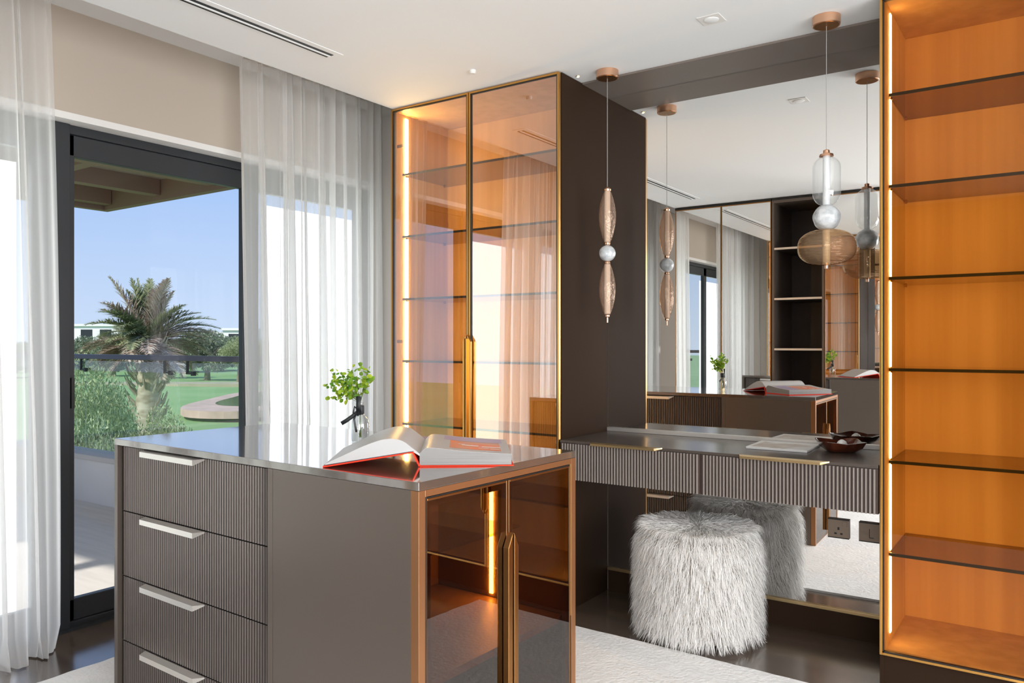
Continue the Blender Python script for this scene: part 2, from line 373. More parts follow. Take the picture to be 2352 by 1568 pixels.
def cabinet(x0, x1, doors, label, led_left=True, hs=(1, -1, 1, -1), pane='amber', hinges=True, led='led', ajar=0):
    root = thing('display_cabinet', ((x0+x1)/2, 3.5, 0), label=label, cat='cabinet')
    yb, yf = 3.754, FRONT+.024
    zb, zt = .155, 2.622
    for s_, xa in ((1, x0), (-1, x1)):
        a, b = (xa, xa+.014) if s_ > 0 else (xa-.014, xa)
        B(a, b, yf, yb, 0, 2.636).build('side_panel', M['bronze'], root, bevel=.001)
        a, b = (xa+.0142, xa+.022) if s_ > 0 else (xa-.022, xa-.0142)
        B(a, b, yf+.002, yb-.02, zb, zt).build('side_lining', M['amberwood'], root)
    B(x0+.0142, x1-.0142, yb-.018, yb-.002, zb, zt).build('back_panel', M['amberwood'], root)
    B(x0+.0142, x1-.0142, yf+.002, yb-.002, zt+.0005, 2.636).build('top_panel', M['amberwood'], root)
    B(x0+.0142, x1-.0142, yf+.002, yb-.002, zb-.022, zb-.0005).build('bottom_panel', M['amberwood'], root)
    B(x0+.0142, x1-.0142, yf+.004, yf+.022, .001, zb-.023).build('plinth', M['bronze'], root)
    for z in SH:
        sh = B(x0+.024, x1-.024, 3.335, yb-.021, z-.004, z+.004).build('shelf', M['shelf'], root)
        e_ = MB(); e_.box(x0+.024, x1-.024, 3.331, 3.3349, z-.0058, z+.0058); e_.build('shelf_edge', M['gasket'], sh)
        p = MB()
        for xa in (x0+.026, x1-.034):
            for y in (3.36, 3.70): p.box(xa, xa+.008, y-.006, y+.006, z-.012, z-.0045)
        tag(p.build('shelf_pin', M['brassdark'], sh), kind='stuff')
    for xa in ((x0+.0225,) if led_left else ()):
        l = MB(); zz = [zb+.03]+sorted(SH)+[zt-.01]
        for i in range(len(zz)-1): l.box(xa, xa+.004, 3.352, 3.376, zz[i]+.010, zz[i+1]-.010)
        o = l.build('light_strip', M[led], root)
        tag(o, label='glowing warm white strip inside the left end')
    n = doors; wd = (x1-x0-.003)/n
    for i in range(n):
        d = glass_door(root, x0+i*wd+.003, x0+(i+1)*wd-.001, .137, 2.634, FRONT, hs[i], pane=pane)
        if i == 0 and ajar:      # this door stands slightly open, turned about its hinge
            hx, hy = x0+.003-root.location.x, FRONT+.02-root.location.y
            d.matrix_local = Matrix.Translation((hx, hy, 0)) @ Matrix.Rotation(-ajar, 4, 'Z') @ Matrix.Translation((-hx, -hy, 0))
    for z in ((2.43, 1.33, .35) if hinges else ()):
        B(x0+.0225, x0+.062, yf+.004, yf+.014, z-.009, z+.009).build('hinge', M['brass'], root, bevel=.002)
    return root
cabinet(-3.099, -1.986, 2, 'tall amber glass cabinet with two doors beside the sheer curtain')
cabinet(-.566, 1.60, 4, 'tall glowing amber glass cabinet at the right edge of the dressing table', pane='ambersoft', hinges=False, led='ledsoft')

# ------------------------------------------------------------------ mirror and what is fixed around it
mr = thing('wall_mirror', (-1.27, MIR, .13), label='wall-high mirror behind the dressing table, between the two amber cabinets', cat='mirror')
B(-1.984, -.568, MIR, MIR+.006, .128, ZC-.011).build('mirror_glass', M['mirror'], mr)
B(-1.984, -.568, MIR+.0065, MIR+.018, .05, ZC-.012).build('backing', M['gasket'], mr)
m = MB(); m.box(-1.984, -.568, MIR-.012, MIR+.006, .112, .1275); m.build('bottom_trim', M['goldlip'], mr, bevel=.002)
S('baseboard_back', B(-1.984, -.568, MIR, MIR+.018, 0, .11), M['bronze'])
def socket(x, z, label, kind):
    r = thing('wall_socket', (x, MIR, z), label=label, cat='socket')
    B(x-.046, x+.046, MIR-.012, MIR-.0005, z-.043, z+.043).build('plate', M['socket'], r, bevel=.002)
    k = MB()
    if kind:
        k.box(x-.004, x+.004, MIR-.0135, MIR-.0118, z-.006, z+.006)
        for s_ in (-1, 1): k.box(x+s_*.0125-.005, x+s_*.0125+.005, MIR-.0135, MIR-.0118, z-.026, z-.019)
        k.build('pin_hole', M['black'], r)
        q = MB(); q.box(x+.017, x+.036, MIR-.015, MIR-.0118, z+.012, z+.034); q.build('rocker_switch', M['socket'], r, bevel=.001)
    else:
        k.box(x-.003, x-.0005, MIR-.0135, MIR-.0118, z-.022, z+.015); k.box(x-.003, x+.016, MIR-.0135, MIR-.0118, z-.0245, z-.022)
        k.build('groove', M['black'], r)
    B(x-.045, x+.045, MIR-.0135, MIR-.011, z+.0385, z+.0435).build('upper_edge_reflection', M['black'], r)  # black strips standing for the dark reflection along the plate's bevels
    B(x-.045, x+.045, MIR-.0135, MIR-.011, z-.0435, z-.0395).build('lower_edge_reflection', M['black'], r)
socket(-.816, .488, 'bronze three-pin power socket low on the mirror under the dressing table', 1)
socket(-.685, .488, 'bronze outlet plate with an L-shaped groove, beside the three-pin socket', 0)

# ------------------------------------------------------------------ fluted fronts, lip handles
def flutes(x0, x1, y, z0, z1, pitch, wd, dp, m, parent, name='fluting', out=-1, world=True):
    b = MB(); n = int((x1-x0)/pitch); off = ((x1-x0)-n*pitch)/2
    for i in range(n):
        xc = x0+off+(i+.5)*pitch
        pts = [(xc-wd/2, y), (xc-wd/2*.75, y+out*dp*.8), (xc-wd/4, y+out*dp), (xc+wd/4, y+out*dp), (xc+wd/2*.75, y+out*dp*.8), (xc+wd/2, y)]
        b.prism(pts, 'z', z0, z1)
    o = b.build(name, m, parent, world=world); o['kind'] = 'stuff'; return o
def lip(x0, x1, y, z, m, parent, out=-1, cut=.03, dep=.030, h=.022, world=True):
    """pull lip: a plate bent forward off the front, ends cut on the slant"""
    b = MB()
    v = [(x0, y, z), (x1, y, z), (x1, y, z-.004), (x0, y, z-.004)]
    c = cut
    fr = y+out*dep
    v = [(x0, y, z), (x1, y, z), (x1-c, fr, z-.004), (x0+c*.3, fr, z-.004), (x1-c, fr, z-h), (x0+c*.3, fr, z-h), (x1-c, fr-out*.003, z-h), (x0+c*.3, fr-out*.003, z-h), (x1, y, z-.005), (x0, y, z-.005)]
    f = [(0, 1, 2, 3), (3, 2, 4, 5), (5, 4, 6, 7), (7, 6, 8, 9), (0, 3, 5, 7, 9), (1, 8, 6, 4, 2), (0, 9, 8, 1)]
    return b.add(v, f).build('drawer_handle', m, parent, world=world)

# ------------------------------------------------------------------ dressing table
DX0, DX1, DT = -1.984, -.568, .853
dk = thing('dressing_table', ((DX0+DX1)/2, 3.5, DT), label='taupe floating dressing table with fluted drawers below the wall mirror', cat='table')
B(DX0, DX1, 3.262, MIR-.002, DT-.012, DT).build('table_top', M['desktop'], dk, bevel=.001)
B(DX0, DX1, 3.285, MIR-.002, .668, DT-.0125).build('carcass', M['lacquer'], dk)
B(DX0, DX1, MIR-.014, MIR-.002, DT+.0005, DT+.021).build('upstand', M['champagne'], dk, bevel=.001)
xm = -1.276
for a, b, h0, h1 in ((DX0, xm-.001, -1.815, -1.453), (xm+.001, DX1, -1.105, -.745)):
    d = B(a, b, 3.266, 3.284, .667, DT-.0135).build('drawer', M['deskgap'], dk)
    flutes(a+.002, b-.001, 3.266, .667, DT-.0145, .01475, .0076, .009, M['deskflute'], d)
    lip(h0, h1, 3.262, DT+.001, M['goldlip'], d, dep=.024, h=.014)

# ------------------------------------------------------------------ pendants
def pendant_base(x, y, ztop, label):
    r = thing('pendant_lamp', (x, y, ZC), label=label, cat='lamp', group=None)
    c = (x, y, 0)
    MB().lathe([(.052, ZC-.036), (.054, ZC-.034), (.054, ZC-.001)], c, 36).build('ceiling_canopy', M['copper'], r, smooth=True)
    MB().lathe([(.047, ZC-.0375), (.047, ZC-.0362)], c, 36).build('canopy_face', M['brassdark'], r, smooth=True)
    MB().tube([(x, y, ZC-.036), (x, y, ztop)], .0014, 6).build('cable', M['cable'], r)
    return r, c
def ball(b, c, z, r, seg=28, n=14, wob=None):
    b.lathe([(max(r*math.sin(PI*i/n), .0008), z-r*math.cos(PI*i/n)) for i in range(n+1)], c, seg, wob=wob)
P1 = (-1.802, 3.403); r, c = pendant_base(*P1, 2.075, 'slim pendant with two peach glass spindles and a ball, before the dark cabinet side')
def spindle(c, z0, z1, rm):
    b = MB(); n = 22; pr = []
    for i in range(n+1):
        t = i/n; pr.append((.013+(rm-.013)*math.sin(PI*t)**.85, z0+(z1-z0)*t))
    b.lathe(pr, c, 36); return b
sp = spindle(c, 1.806, 2.062, .042).build('glass_shade', M['peachglass'], r, smooth='all')
MB().lathe([(.0145, 1.81), (.0145, 2.058)], c, 20).build('light_tube', M['opal'], r, smooth=True)
MB().lathe([(.017, 2.058), (.018, 2.066), (.012, 2.072), (.004, 2.078)], c, 24).build('metal_cap', M['copper'], r, smooth=True)
MB().lathe([(.012, 1.796), (.014, 1.800), (.014, 1.807)], c, 24).build('metal_ring', M['copper'], r, smooth=True)
b = MB(); ball(b, c, 1.756, .040, wob=lambda a, z: .02*math.sin(3*a+z*90)); b.build('glass_ball', M['alabaster'], r, smooth='all')
MB().lathe([(.014, 1.706), (.014, 1.712), (.011, 1.717)], c, 24).build('metal_ring', M['copper'], r, smooth=True)
spindle(c, 1.456, 1.706, .040).build('glass_shade', M['peachglass'], r, smooth='all')
MB().lathe([(.0145, 1.462), (.0145, 1.703)], c, 20).build('light_tube', M['opal'], r, smooth=True)
MB().lathe([(.004, 1.420), (.004, 1.445), (.011, 1.449), (.011, 1.457)], c, 20).build('metal_tip', M['copper'], r, smooth=True)

P2 = (-.775, 3.345); r, c = pendant_base(*P2, 2.10, 'large pendant with clear capsule, cast ball and wide amber glass disc')
MB().lathe([(.028, 2.076), (.026, 2.084), (.013, 2.088), (.012, 2.100), (.004, 2.104)], c, 24).build('metal_cap', M['copper'], r, smooth=True)
pr = [(.016, 1.876)]+[(.054*math.sin(PI/2*i/8)**.8 if i else .016, 1.93-.054*math.cos(PI/2*i/8)) for i in range(1, 9)]
pr += [(.054, 2.03)]+[(.054*math.cos(PI/2*i/8), 2.03+.047*math.sin(PI/2*i/8)) for i in range(1, 8)]
MB().lathe(pr, c, 40).build('glass_shade', M['clearglass'], r, smooth='all')
MB().lathe([(.0145, 1.878), (.0145, 2.076)], c, 20).build('light_tube', M['opal'], r, smooth=True)
b = MB(); ball(b, c, 1.828, .053, 36, 18, wob=lambda a, z: .022*math.sin(4*a+z*120)+.012*math.sin(9*a)); b.build('glass_ball', M['alabaster'], r, smooth='all')
n = 26; pr = []
for i in range(n+1):
    t = -1+2*i/n; pr.append((max(.0145, .112*(1-abs(t)**2.6)**(1/2.2)), 1.708+.073*t))
MB().lathe(pr, c, 56, wob=lambda a, z: .012*math.sin(3*a)).build('glass_shade', M['smoky'], r, smooth='all')
MB().lathe([(.0145, 1.637), (.0145, 1.778)], c, 20).build('light_tube', M['opal'], r, smooth=True)
MB().lathe([(.006, 1.620), (.008, 1.622), (.008, 1.634), (.014, 1.637)], c, 20).build('metal_tip', M['copper'], r, smooth=True)

# ------------------------------------------------------------------ ceiling fittings
sd = thing('slot_diffuser', (-2.735, 1.57, ZC), label='long black-slotted air diffuser recessed in the ceiling by the curtains', cat='vent')
B(-2.785, -2.690, .63, 2.52, ZC-.004, ZC-.0005).build('frame', M['ceiling'], sd, bevel=.001)
for xa in (-2.770, -2.740): B(xa, xa+.017, .66, 2.49, ZC-.0055, ZC-.004).build('slot', M['black'], sd)
B(-2.7515, -2.7415, .66, 2.49, ZC-.009, ZC-.004).build('blade', M['ceiling'], sd, bevel=.002)
sq = thing('ceiling_spotlight', (-1.165, 3.10, ZC), label='small white square spotlight in the ceiling before the mirror', cat='spotlight')
B(-1.212, -1.118, 3.053, 3.147, ZC-.003, ZC-.0005).build('trim_plate', M['reveal'], sq, bevel=.001)
MB().lathe([(.024, ZC-.007), (.030, ZC-.005), (.030, ZC-.0032)], (-1.165, 3.10, 0), 24).build('lamp_head', M['ceiling'], sq, smooth=True)
sk = thing('ceiling_sensor', (-2.33, 3.02, ZC), label='tiny white sensor on the ceiling above the left amber cabinet', cat='sensor')
MB().lathe([(.012, ZC-.018), (.016, ZC-.012), (.016, ZC-.0005)], (-2.33, 3.02, 0), 20).build('housing', M['reveal'], sk, smooth=True)
dl = thing('mini_downlight', (-1.955, 3.385, ZC), label='tiny glowing downlight beside the top of the dark cabinet side', cat='spotlight')
MB().lathe([(.010, ZC-.004), (.011, ZC-.0005)], (-1.955, 3.385, 0), 20).build('ring', M['goldlip'], dl)
MB().lathe([(.007, ZC-.005), (.007, ZC-.0035)], (-1.955, 3.385, 0), 16).build('lens', mat('downlight_lens', (1, .9, .7), .4, emit=((1, .8, .5), 6)), dl)

# ------------------------------------------------------------------ island
IL, IW, IT = 1.53, .735, .971
isl = thing('island_unit', (-1.318, 1.487, 0), math.radians(-2.0), label='taupe wardrobe island with fluted drawers and amber glass end, in the middle', cat='cabinet')
# local frame: x from -IL to 0 (glass end at 0), y from 0 (drawer face) to IW
def I(mb, n, m, p=isl, **k): return mb.build(n, m, p, world=False, **k)
XD = -.590        # the drawer stack ends here, a plain panel follows
I(B(-IL, 0, 0, IW, IT-.022, IT), 'top', M['top'], bevel=.0012)
I(B(-IL, -IL+.022, .0, IW, .0126, IT-.0225), 'side_panel', M['lacquer'], bevel=.001)
for y0, y1 in ((0, .022), (IW-.022, IW)):
    I(B(XD, -.0285, y0, y1, .0126, IT-.0225), 'side_panel', M['lacquer'], bevel=.001)
    I(B(XD-.026, XD-.002, y0, y1, .0126, IT-.0225), 'stile', M['lacquer'], bevel=.001)
m = MB(); m.box(-.028, 0, 0, .024, .0126, IT-.0225); m.box(-.028, 0, IW-.024, IW, .0126, IT-.0225); m.box(-.028, 0, .024, IW-.024, IT-.040, IT-.0225)
I(m, 'end_frame', M['islandframe'], bevel=.001)
I(B(-IL+.022, XD-.004, .05, IW-.05, .03, IT-.023), 'carcass', M['darkwood'])
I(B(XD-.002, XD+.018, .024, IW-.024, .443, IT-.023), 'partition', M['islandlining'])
I(B(XD-.002, XD+.018, .024, IW-.024, .03, .4425), 'partition', M['darkwood'])  # lower half of the same panel, shade below the shelf put into its colour
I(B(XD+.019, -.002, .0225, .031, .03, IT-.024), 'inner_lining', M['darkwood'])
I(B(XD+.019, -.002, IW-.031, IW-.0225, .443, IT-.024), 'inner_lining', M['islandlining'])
I(B(XD+.019, -.002, IW-.031, IW-.0225, .03, .4425), 'inner_lining', M['darkwood'])  # lining darkened here likewise, standing for shade
DZ = [IT-.026-.2365*i for i in range(5)]
for face in (0, 1):
    for i in range(4):
        z1, z0 = DZ[i]-.002, max(DZ[i+1]+.002, .0126)
        xa, xb = -IL+.0245, XD-.028
        yy = .018 if not face else IW-.018
        d = I(B(xa, xb, *( (yy, yy+.018) if not face else (yy-.018, yy)), z0, z1), 'drawer', M['flute_gap'])
        o_ = -1 if not face else 1
        flutes(xa+.001, xb-.001, yy, z0, z1, .01345, .0076 if not face else .0092, .0022 if not face else .006, M['flute'], d, out=o_, world=False)
        hx0, hx1 = -1.335, -.965
        lip(hx0, hx1, yy+o_*.006, z1+.001, M['champagne'], d, out=o_, world=False, dep=.026, h=.022)
# glass end: two doors, a shelf, a light strip
I(B(XD+.02, -.03, .033, IW-.033, .42, .442), 'shelf', M['islandlining'])
I(B(XD+.02, -.03, .033, IW-.033, .02, .035), 'bottom_panel', M['darkwood'])
I(B(XD+.02, -.20, .033, IW-.033, .70, .708), 'glass_shelf', M['shelf'])
l = MB()
for k in range(34): l.box(-.330, -.316, IW-.0355, IW-.0315, .455+k*.0138, .455+k*.0138+.0125)
tag(I(l, 'light_strip', M['ledisland']), label='glowing amber strip inside the glass end')
def end_door(y0, y1, hs):
    t = .006; d = MB(); z0, z1 = .014, IT-.046
    X0, X1 = -.020, -.002
    d.box(X0, X1, y0, y0+t, z0, z1); d.box(X0, X1, y1-t, y1, z0, z1); d.box(X0, X1, y0+t, y1-t, z0, z0+t); d.box(X0, X1, y0+t, y1-t, z1-t, z1)
    o = I(d, 'glass_door', M['brassdark'], bevel=.0012)
    I(B(-.007, -.003, y0+t+.0002, y1-t-.0002, z0+t+.0002, z1-t-.0002), 'pane', M['amberdark'], o)
    q = MB(); u = .018; a0, a1, c0, c1 = y0+t, y1-t, z0+t, z1-t
    q.box(-.019, -.0075, a0, a0+u, c0, c1); q.box(-.019, -.0075, a1-u, a1, c0, c1); q.box(-.019, -.0075, a0+u, a1-u, c0, c0+u); q.box(-.019, -.0075, a0+u, a1-u, c1-u, c1)
    I(q, 'inner_frame', M['brassdark'], o)
    g = MB(); g.box(X0, X1-.001, y0-.003, y0-.0003, z0, z1+.003); g.box(X0, X1-.001, y1+.0003, y1+.003, z0, z1+.003); g.box(X0, X1-.001, y0, y1, z1+.0003, z1+.004)
    I(g, 'gasket', M['gasket'], o)
    ye = y1 if hs > 0 else y0
    pts = [(ye-hs*.001, .05), (ye-hs*.001, .775), (ye-hs*.022, .735), (ye-hs*.022, .05)]
    h = MB(); h.prism(pts, 'x', X1, .018); I(h, 'door_handle', M['brassdark'], o, bevel=.002)
ymid = .372
end_door(.028, ymid, 0 or 1); end_door(ymid+.005, IW-.028, -1)

# ------------------------------------------------------------------ open book
bk = thing('open_book', (-1.485, 1.676, IT+.0005), math.radians(38.2), label='open art book with red cover lying on the island', cat='book')
L_, R_, DP = -.268, .268, .345
def strip(top, bot, v0, v1):
    """solid between two polylines (u,w) of the same length, extruded in v"""
    n = len(top); vs = [(u, v, w_) for v in (v0, v1) for (u, w_) in top]+[(u, v, w_) for v in (v0, v1) for (u, w_) in bot]
    f = []
    for i in range(n-1):
        f += [(i, i+1, n+i+1, n+i), (2*n+i, 3*n+i, 3*n+i+1, 2*n+i+1), (i, 2*n+i, 2*n+i+1, i+1), (n+i, n+i+1, 3*n+i+1, 3*n+i)]
    f += [(0, n, 3*n, 2*n), (n-1, 3*n-1, 4*n-1, 2*n-1)]
    return vs, f
def smoothline(pts, k=6):
    P = [Vector((p[0], p[1])) for p in pts]; P = [P[0]*2-P[1]]+P+[P[-1]*2-P[-2]]; out = []
    for i in range(1, len(P)-2):
        for j in range(k):
            t = j/k; a, b, c_, d = P[i-1], P[i], P[i+1], P[i+2]
            out.append(.5*((2*b)+(c_-a)*t+(2*a-5*b+4*c_-d)*t*t+(3*b-a-3*c_+d)*t**3))
    out.append(P[-2]); return [(p.x, p.y) for p in out]
def resamp(pts, us): return [(u, float(np.interp(u, [p[0] for p in pts], [p[1] for p in pts]))) for u in us]
lt = smoothline([(-.262, .010), (-.21, .034), (-.15, .061), (-.095, .078), (-.05, .074), (-.018, .052), (.002, .036)])
us = [p[0] for p in lt]
lb = resamp([(-.262, .007), (-.02, .0435), (.002, .030)], us)
v, f = strip(lt, lb, .004, DP-.004); o = MB().add(v, f).build('pages', [M['paper']], bk, world=False, smooth=True); tag(o, label='left pages, curling up')
# separate leaf lifted over the left block
l2 = [(u, w_-.004-.012*math.sin(PI*(u+.262)/.264)) for u, w_ in lt]
rt = smoothline([(.002, .036), (.02, .050), (.05, .0505), (.11, .043), (.18, .037), (.262, .032)])
us = [p[0] for p in rt]; rb = [(u, .0038) for u in us]
v, f = strip(rt, rb, .004, DP-.004); o = MB().add(v, f).build('pages', [M['pageedge']], bk, world=False, smooth=True)
rt1 = [(u, w_+.0012) for u, w_ in rt]; v, f = strip(rt1, [(u, w_+.0003) for u, w_ in rt], .004, DP-.004)
top_leaf = MB().add(v, f).build('top_leaf', M['paper'], bk, world=False, smooth=True)
def patch(u0, u1, v0, v1, off=.0016, tilt=0):
    us = np.linspace(u0, u1, 12); p = resamp(rt, us)
    vs = [(u, vv, w_+off) for vv in (v0, v1) for (u, w_) in p]; n = len(us)
    return vs, [(i, i+1, n+i+1, n+i) for i in range(n-1)]
pm = MB(); pm.add(*patch(.085, .235, .05, .225)); pm.mi = 1; pm.add(*patch(.065, .245, .23, .325)); pm.mi = 2
for a in ((.12, .17, .125, .14), (.18, .235, .115, .128), (.17, .20, .085, .091), (.205, .232, .078, .084), (.11, .13, .15, .156), (.19, .236, .03, .034)): pm.add(*patch(*a, off=.0022))
pm.build('page_print', [M['orange'], M['lilac'], M['shell']], bk, world=False)
cv = MB(); cv.box(.002, R_, 0, DP, 0, .0032)
v, f = strip([(L_, .0042), (-.016, .0425)], [(L_, .0002), (-.016, .0388)], 0, DP); cv.add(v, f)
v, f = strip([(-.016, .0425), (.0035, .0035)], [(-.0185, .0388), (-.0005, .0001)], 0, DP); cv.add(v, f)
cv.build('cover', M['redcover'], bk, world=False)
v, f = strip([(L_+.004, .0052), (-.014, .0440)], [(L_+.004, .0046), (-.014, .0432)], .002, DP-.002)
MB().add(v, f).build('endpaper', M['endpaper'], bk, world=False)

# ------------------------------------------------------------------ vase with ribbon, sprigs
VX, VY = -2.004, 1.955
vz = IT+.0005
va = thing('glass_vase', (VX, VY, vz), label='small clear glass bottle vase with a black ribbon on the island', cat='vase')
def L(prof, seg=28): return MB().lathe(prof, (VX, VY, vz), seg)
L([(.002, .004), (.026, .004), (.030, .012), (.031, .040), (.031, .066), (.027, .082), (.016, .096), (.011, .106), (.011, .136), (.014, .142)], 32).build('bottle', M['vaseglass'], va, smooth='all')
L([(.002, 0), (.027, 0), (.030, .004), (.026, .0045), (.002, .0045)]).build('bottle_base', M['clearglass'], va, smooth=True)
L([(.0125, .100), (.0145, .104), (.0145, .128), (.0125, .132)]).build('ribbon_band', M['blackribbon'], va, smooth=True)
def ribbon(pts, wd, name):
    b = MB(); vs = []; pts = [Vector(p) for p in pts]; rgt = Vector((math.cos(TH), math.sin(TH), 0))
    n = len(pts)
    for i, p in enumerate(pts):
        d = (pts[min(i+1, n-1)]-pts[max(i-1, 0)]).normalized(); s_ = d.cross(Vector((-math.sin(TH), math.cos(TH), 0))).normalized()
        vs += [p+s_*wd/2, p-s_*wd/2]
    fs = [(2*i, 2*i+1, 2*i+3, 2*i+2) for i in range(n-1)]
    o = b.add(vs, fs).build(name, M['blackribbon'], va, smooth=True)
    so = o.modifiers.new('thick', 'SOLIDIFY'); so.thickness = .0012
    return o
cc, ss = math.cos(TH), math.sin(TH)
def vp(l, z, dd=-.016): return (VX+l*cc-dd*(-ss)*-1*0+(-ss)*dd, VY+l*ss+cc*dd, vz+z)
ribbon([vp(.004, .118), vp(-.02, .098), vp(-.042, .082), (vp(-.062, .070))], .014, 'ribbon_tail')
ribbon([vp(-.006, .116), vp(-.018, .085), vp(-.014, .060), vp(-.010, .040)], .007, 'ribbon_tail')
ribbon([vp(.002, .115), vp(-.017, .128), vp(-.020, .108), vp(-.004, .098), vp(.004, .112)], .007, 'ribbon_loop')
ribbon([vp(.0, .10), vp(-.003, .135), vp(-.002, .165)], .016, 'ribbon_tail')
spg = thing('leafy_sprigs', (VX, VY, vz+.006), label='bright green leafy sprigs standing in the glass vase', cat='plant')
st = MB(); lf = MB(); R = random.Random(5)
tips = [(-.125, .20, -.02), (-.105, .245, .02), (-.09, .215, .03), (-.07, .255, -.03), (-.05, .235, .02), (-.03, .262, 0), (-.02, .225, .03), (.005, .275, 0), (.03, .258, .01), (.045, .235, -.01), (-.09, .180, .0), (-.06, .19, -.03), (-.04, .20, .03), (-.12, .155, 0), (.025, .215, .02), (-.10, .21, .0), (-.08, .165, .02), (-.075, .225, .01), (-.05, .17, .03)]
def leaf(p, d, s_):
    d = Vector(d).normalized(); a = d.cross(Vector((R.uniform(-1, 1), R.uniform(-1, 1), R.uniform(-1, 1)))).normalized(); nn = d.cross(a)*s_*.12
    lf.add([p, p+d*s_*.35+a*s_*.38-nn, p+d*s_*.8+a*s_*.30-nn, p+d*s_*1.05, p+d*s_*.8-a*s_*.30-nn, p+d*s_*.35-a*s_*.38-nn, p+d*s_*.5+nn], [(0, 1, 6), (1, 2, 6), (2, 3, 6), (3, 4, 6), (4, 5, 6), (5, 0, 6)])
for l_, z_, dd in tips:
    a = Vector((VX+R.uniform(-.004, .004), VY+R.uniform(-.004, .004), vz+.02)); n_ = Vector((VX, VY, vz+.14))
    e_ = Vector((VX+l_*cc-ss*dd, VY+l_*ss+cc*dd, vz+z_)); md = n_.lerp(e_, .5)+Vector((0, 0, .012))
    path = [a, a.lerp(n_, .5), n_, n_.lerp(md, .5)+Vector((0, 0, .004)), md, md.lerp(e_, .5)+Vector((0, 0, .003)), e_]
    st.tube(path, .0011, 5, .0005)
    for i in range(13):
        t = .35+.65*i/12; q_ = n_.lerp(md, t*2) if t < .5 else md.lerp(e_, t*2-1)
        q_ = q_+Vector([R.uniform(-.004, .004) for _ in range(3)])
        leaf(q_, (R.uniform(-1, 1), R.uniform(-1, 1), R.uniform(-.6, .8)), R.uniform(.013, .022))
st.build('stem', M['stem'], spg); o = lf.build('leaves', M['sprig'], spg); o['kind'] = 'stuff'

# ------------------------------------------------------------------ on the dressing table
mg = thing('magazine', (-1.012, 3.60, DT+.0005), math.radians(2), label='white magazine with a tan picture lying on the dressing table', cat='magazine')
MB().box(-.135, .125, -.135, .125, 0, .008).build('pages', M['paper'], mg, world=False, bevel=.0015)
MB().box(-.136, .126, -.136, .126, .0082, .0092).build('cover_sheet', M['shell'], mg, world=False)
MB().add([(-.12, -.10, .0096), (.02, -.12, .0096), (.06, -.02, .0096), (.115, .02, .0096), (.03, .07, .0096), (-.05, .04, .0096), (-.11, .09, .0096)], [tuple(range(7))]).build('cover_print', mat('tan_print', (.48, .40, .33), .5, noise=((14, 14, 14), (.62, .56, .50))), mg, world=False)
bw = thing('wooden_bowl', (-.778, 3.605, DT+.0005), math.radians(28), label='dark polished square wooden bowl on the dressing table, beside the magazine', cat='bowl')
def sqring(h, z, k=4): # rounded square ring
    out = []
    for i in range(32):
        a = 2*PI*i/32; c_, s_ = math.cos(a), math.sin(a); rr = (abs(c_)**k+abs(s_)**k)**(-1/k); out.append((h*rr*c_, h*rr*s_, z))
    return out
prof = [(.045, 0, 4), (.055, .002, 4), (.080, .020, 5), (.092, .040, 7), (.088, .041, 7), (.074, .022, 5), (.050, .008, 4), (.012, .007, 2)]
vs = []; fs = []
for h, z, k in prof: vs += sqring(h, z+(0.0), k)
vs = [(x, y, z+(.010*((abs(x*y))/(.09*.09)) if z > .03 else 0)) for x, y, z in vs]
for j in range(len(prof)-1): fs += [(j*32+i, j*32+(i+1) % 32, (j+1)*32+(i+1) % 32, (j+1)*32+i) for i in range(32)]
fs += [tuple(range(32))[::-1], tuple((len(prof)-1)*32+i for i in range(32))]
MB().add(vs, fs).build('bowl_body', M['walnut'], bw, world=False, smooth=True)
sl = MB().lathe([(.0006, 0), (.012, .003), (.021, .012), (.022, .022), (.016, .034), (.006, .041), (.0006, .042)], (0, 0, 0), 24, wob=lambda a, z: .05*math.sin(9*a)).build('white_shell', M['shell'], None, smooth='all')
sl.location = (-.773, 3.61, DT+.0095); tag(sl, label='small white ribbed shell inside the wooden bowl', cat='shell')

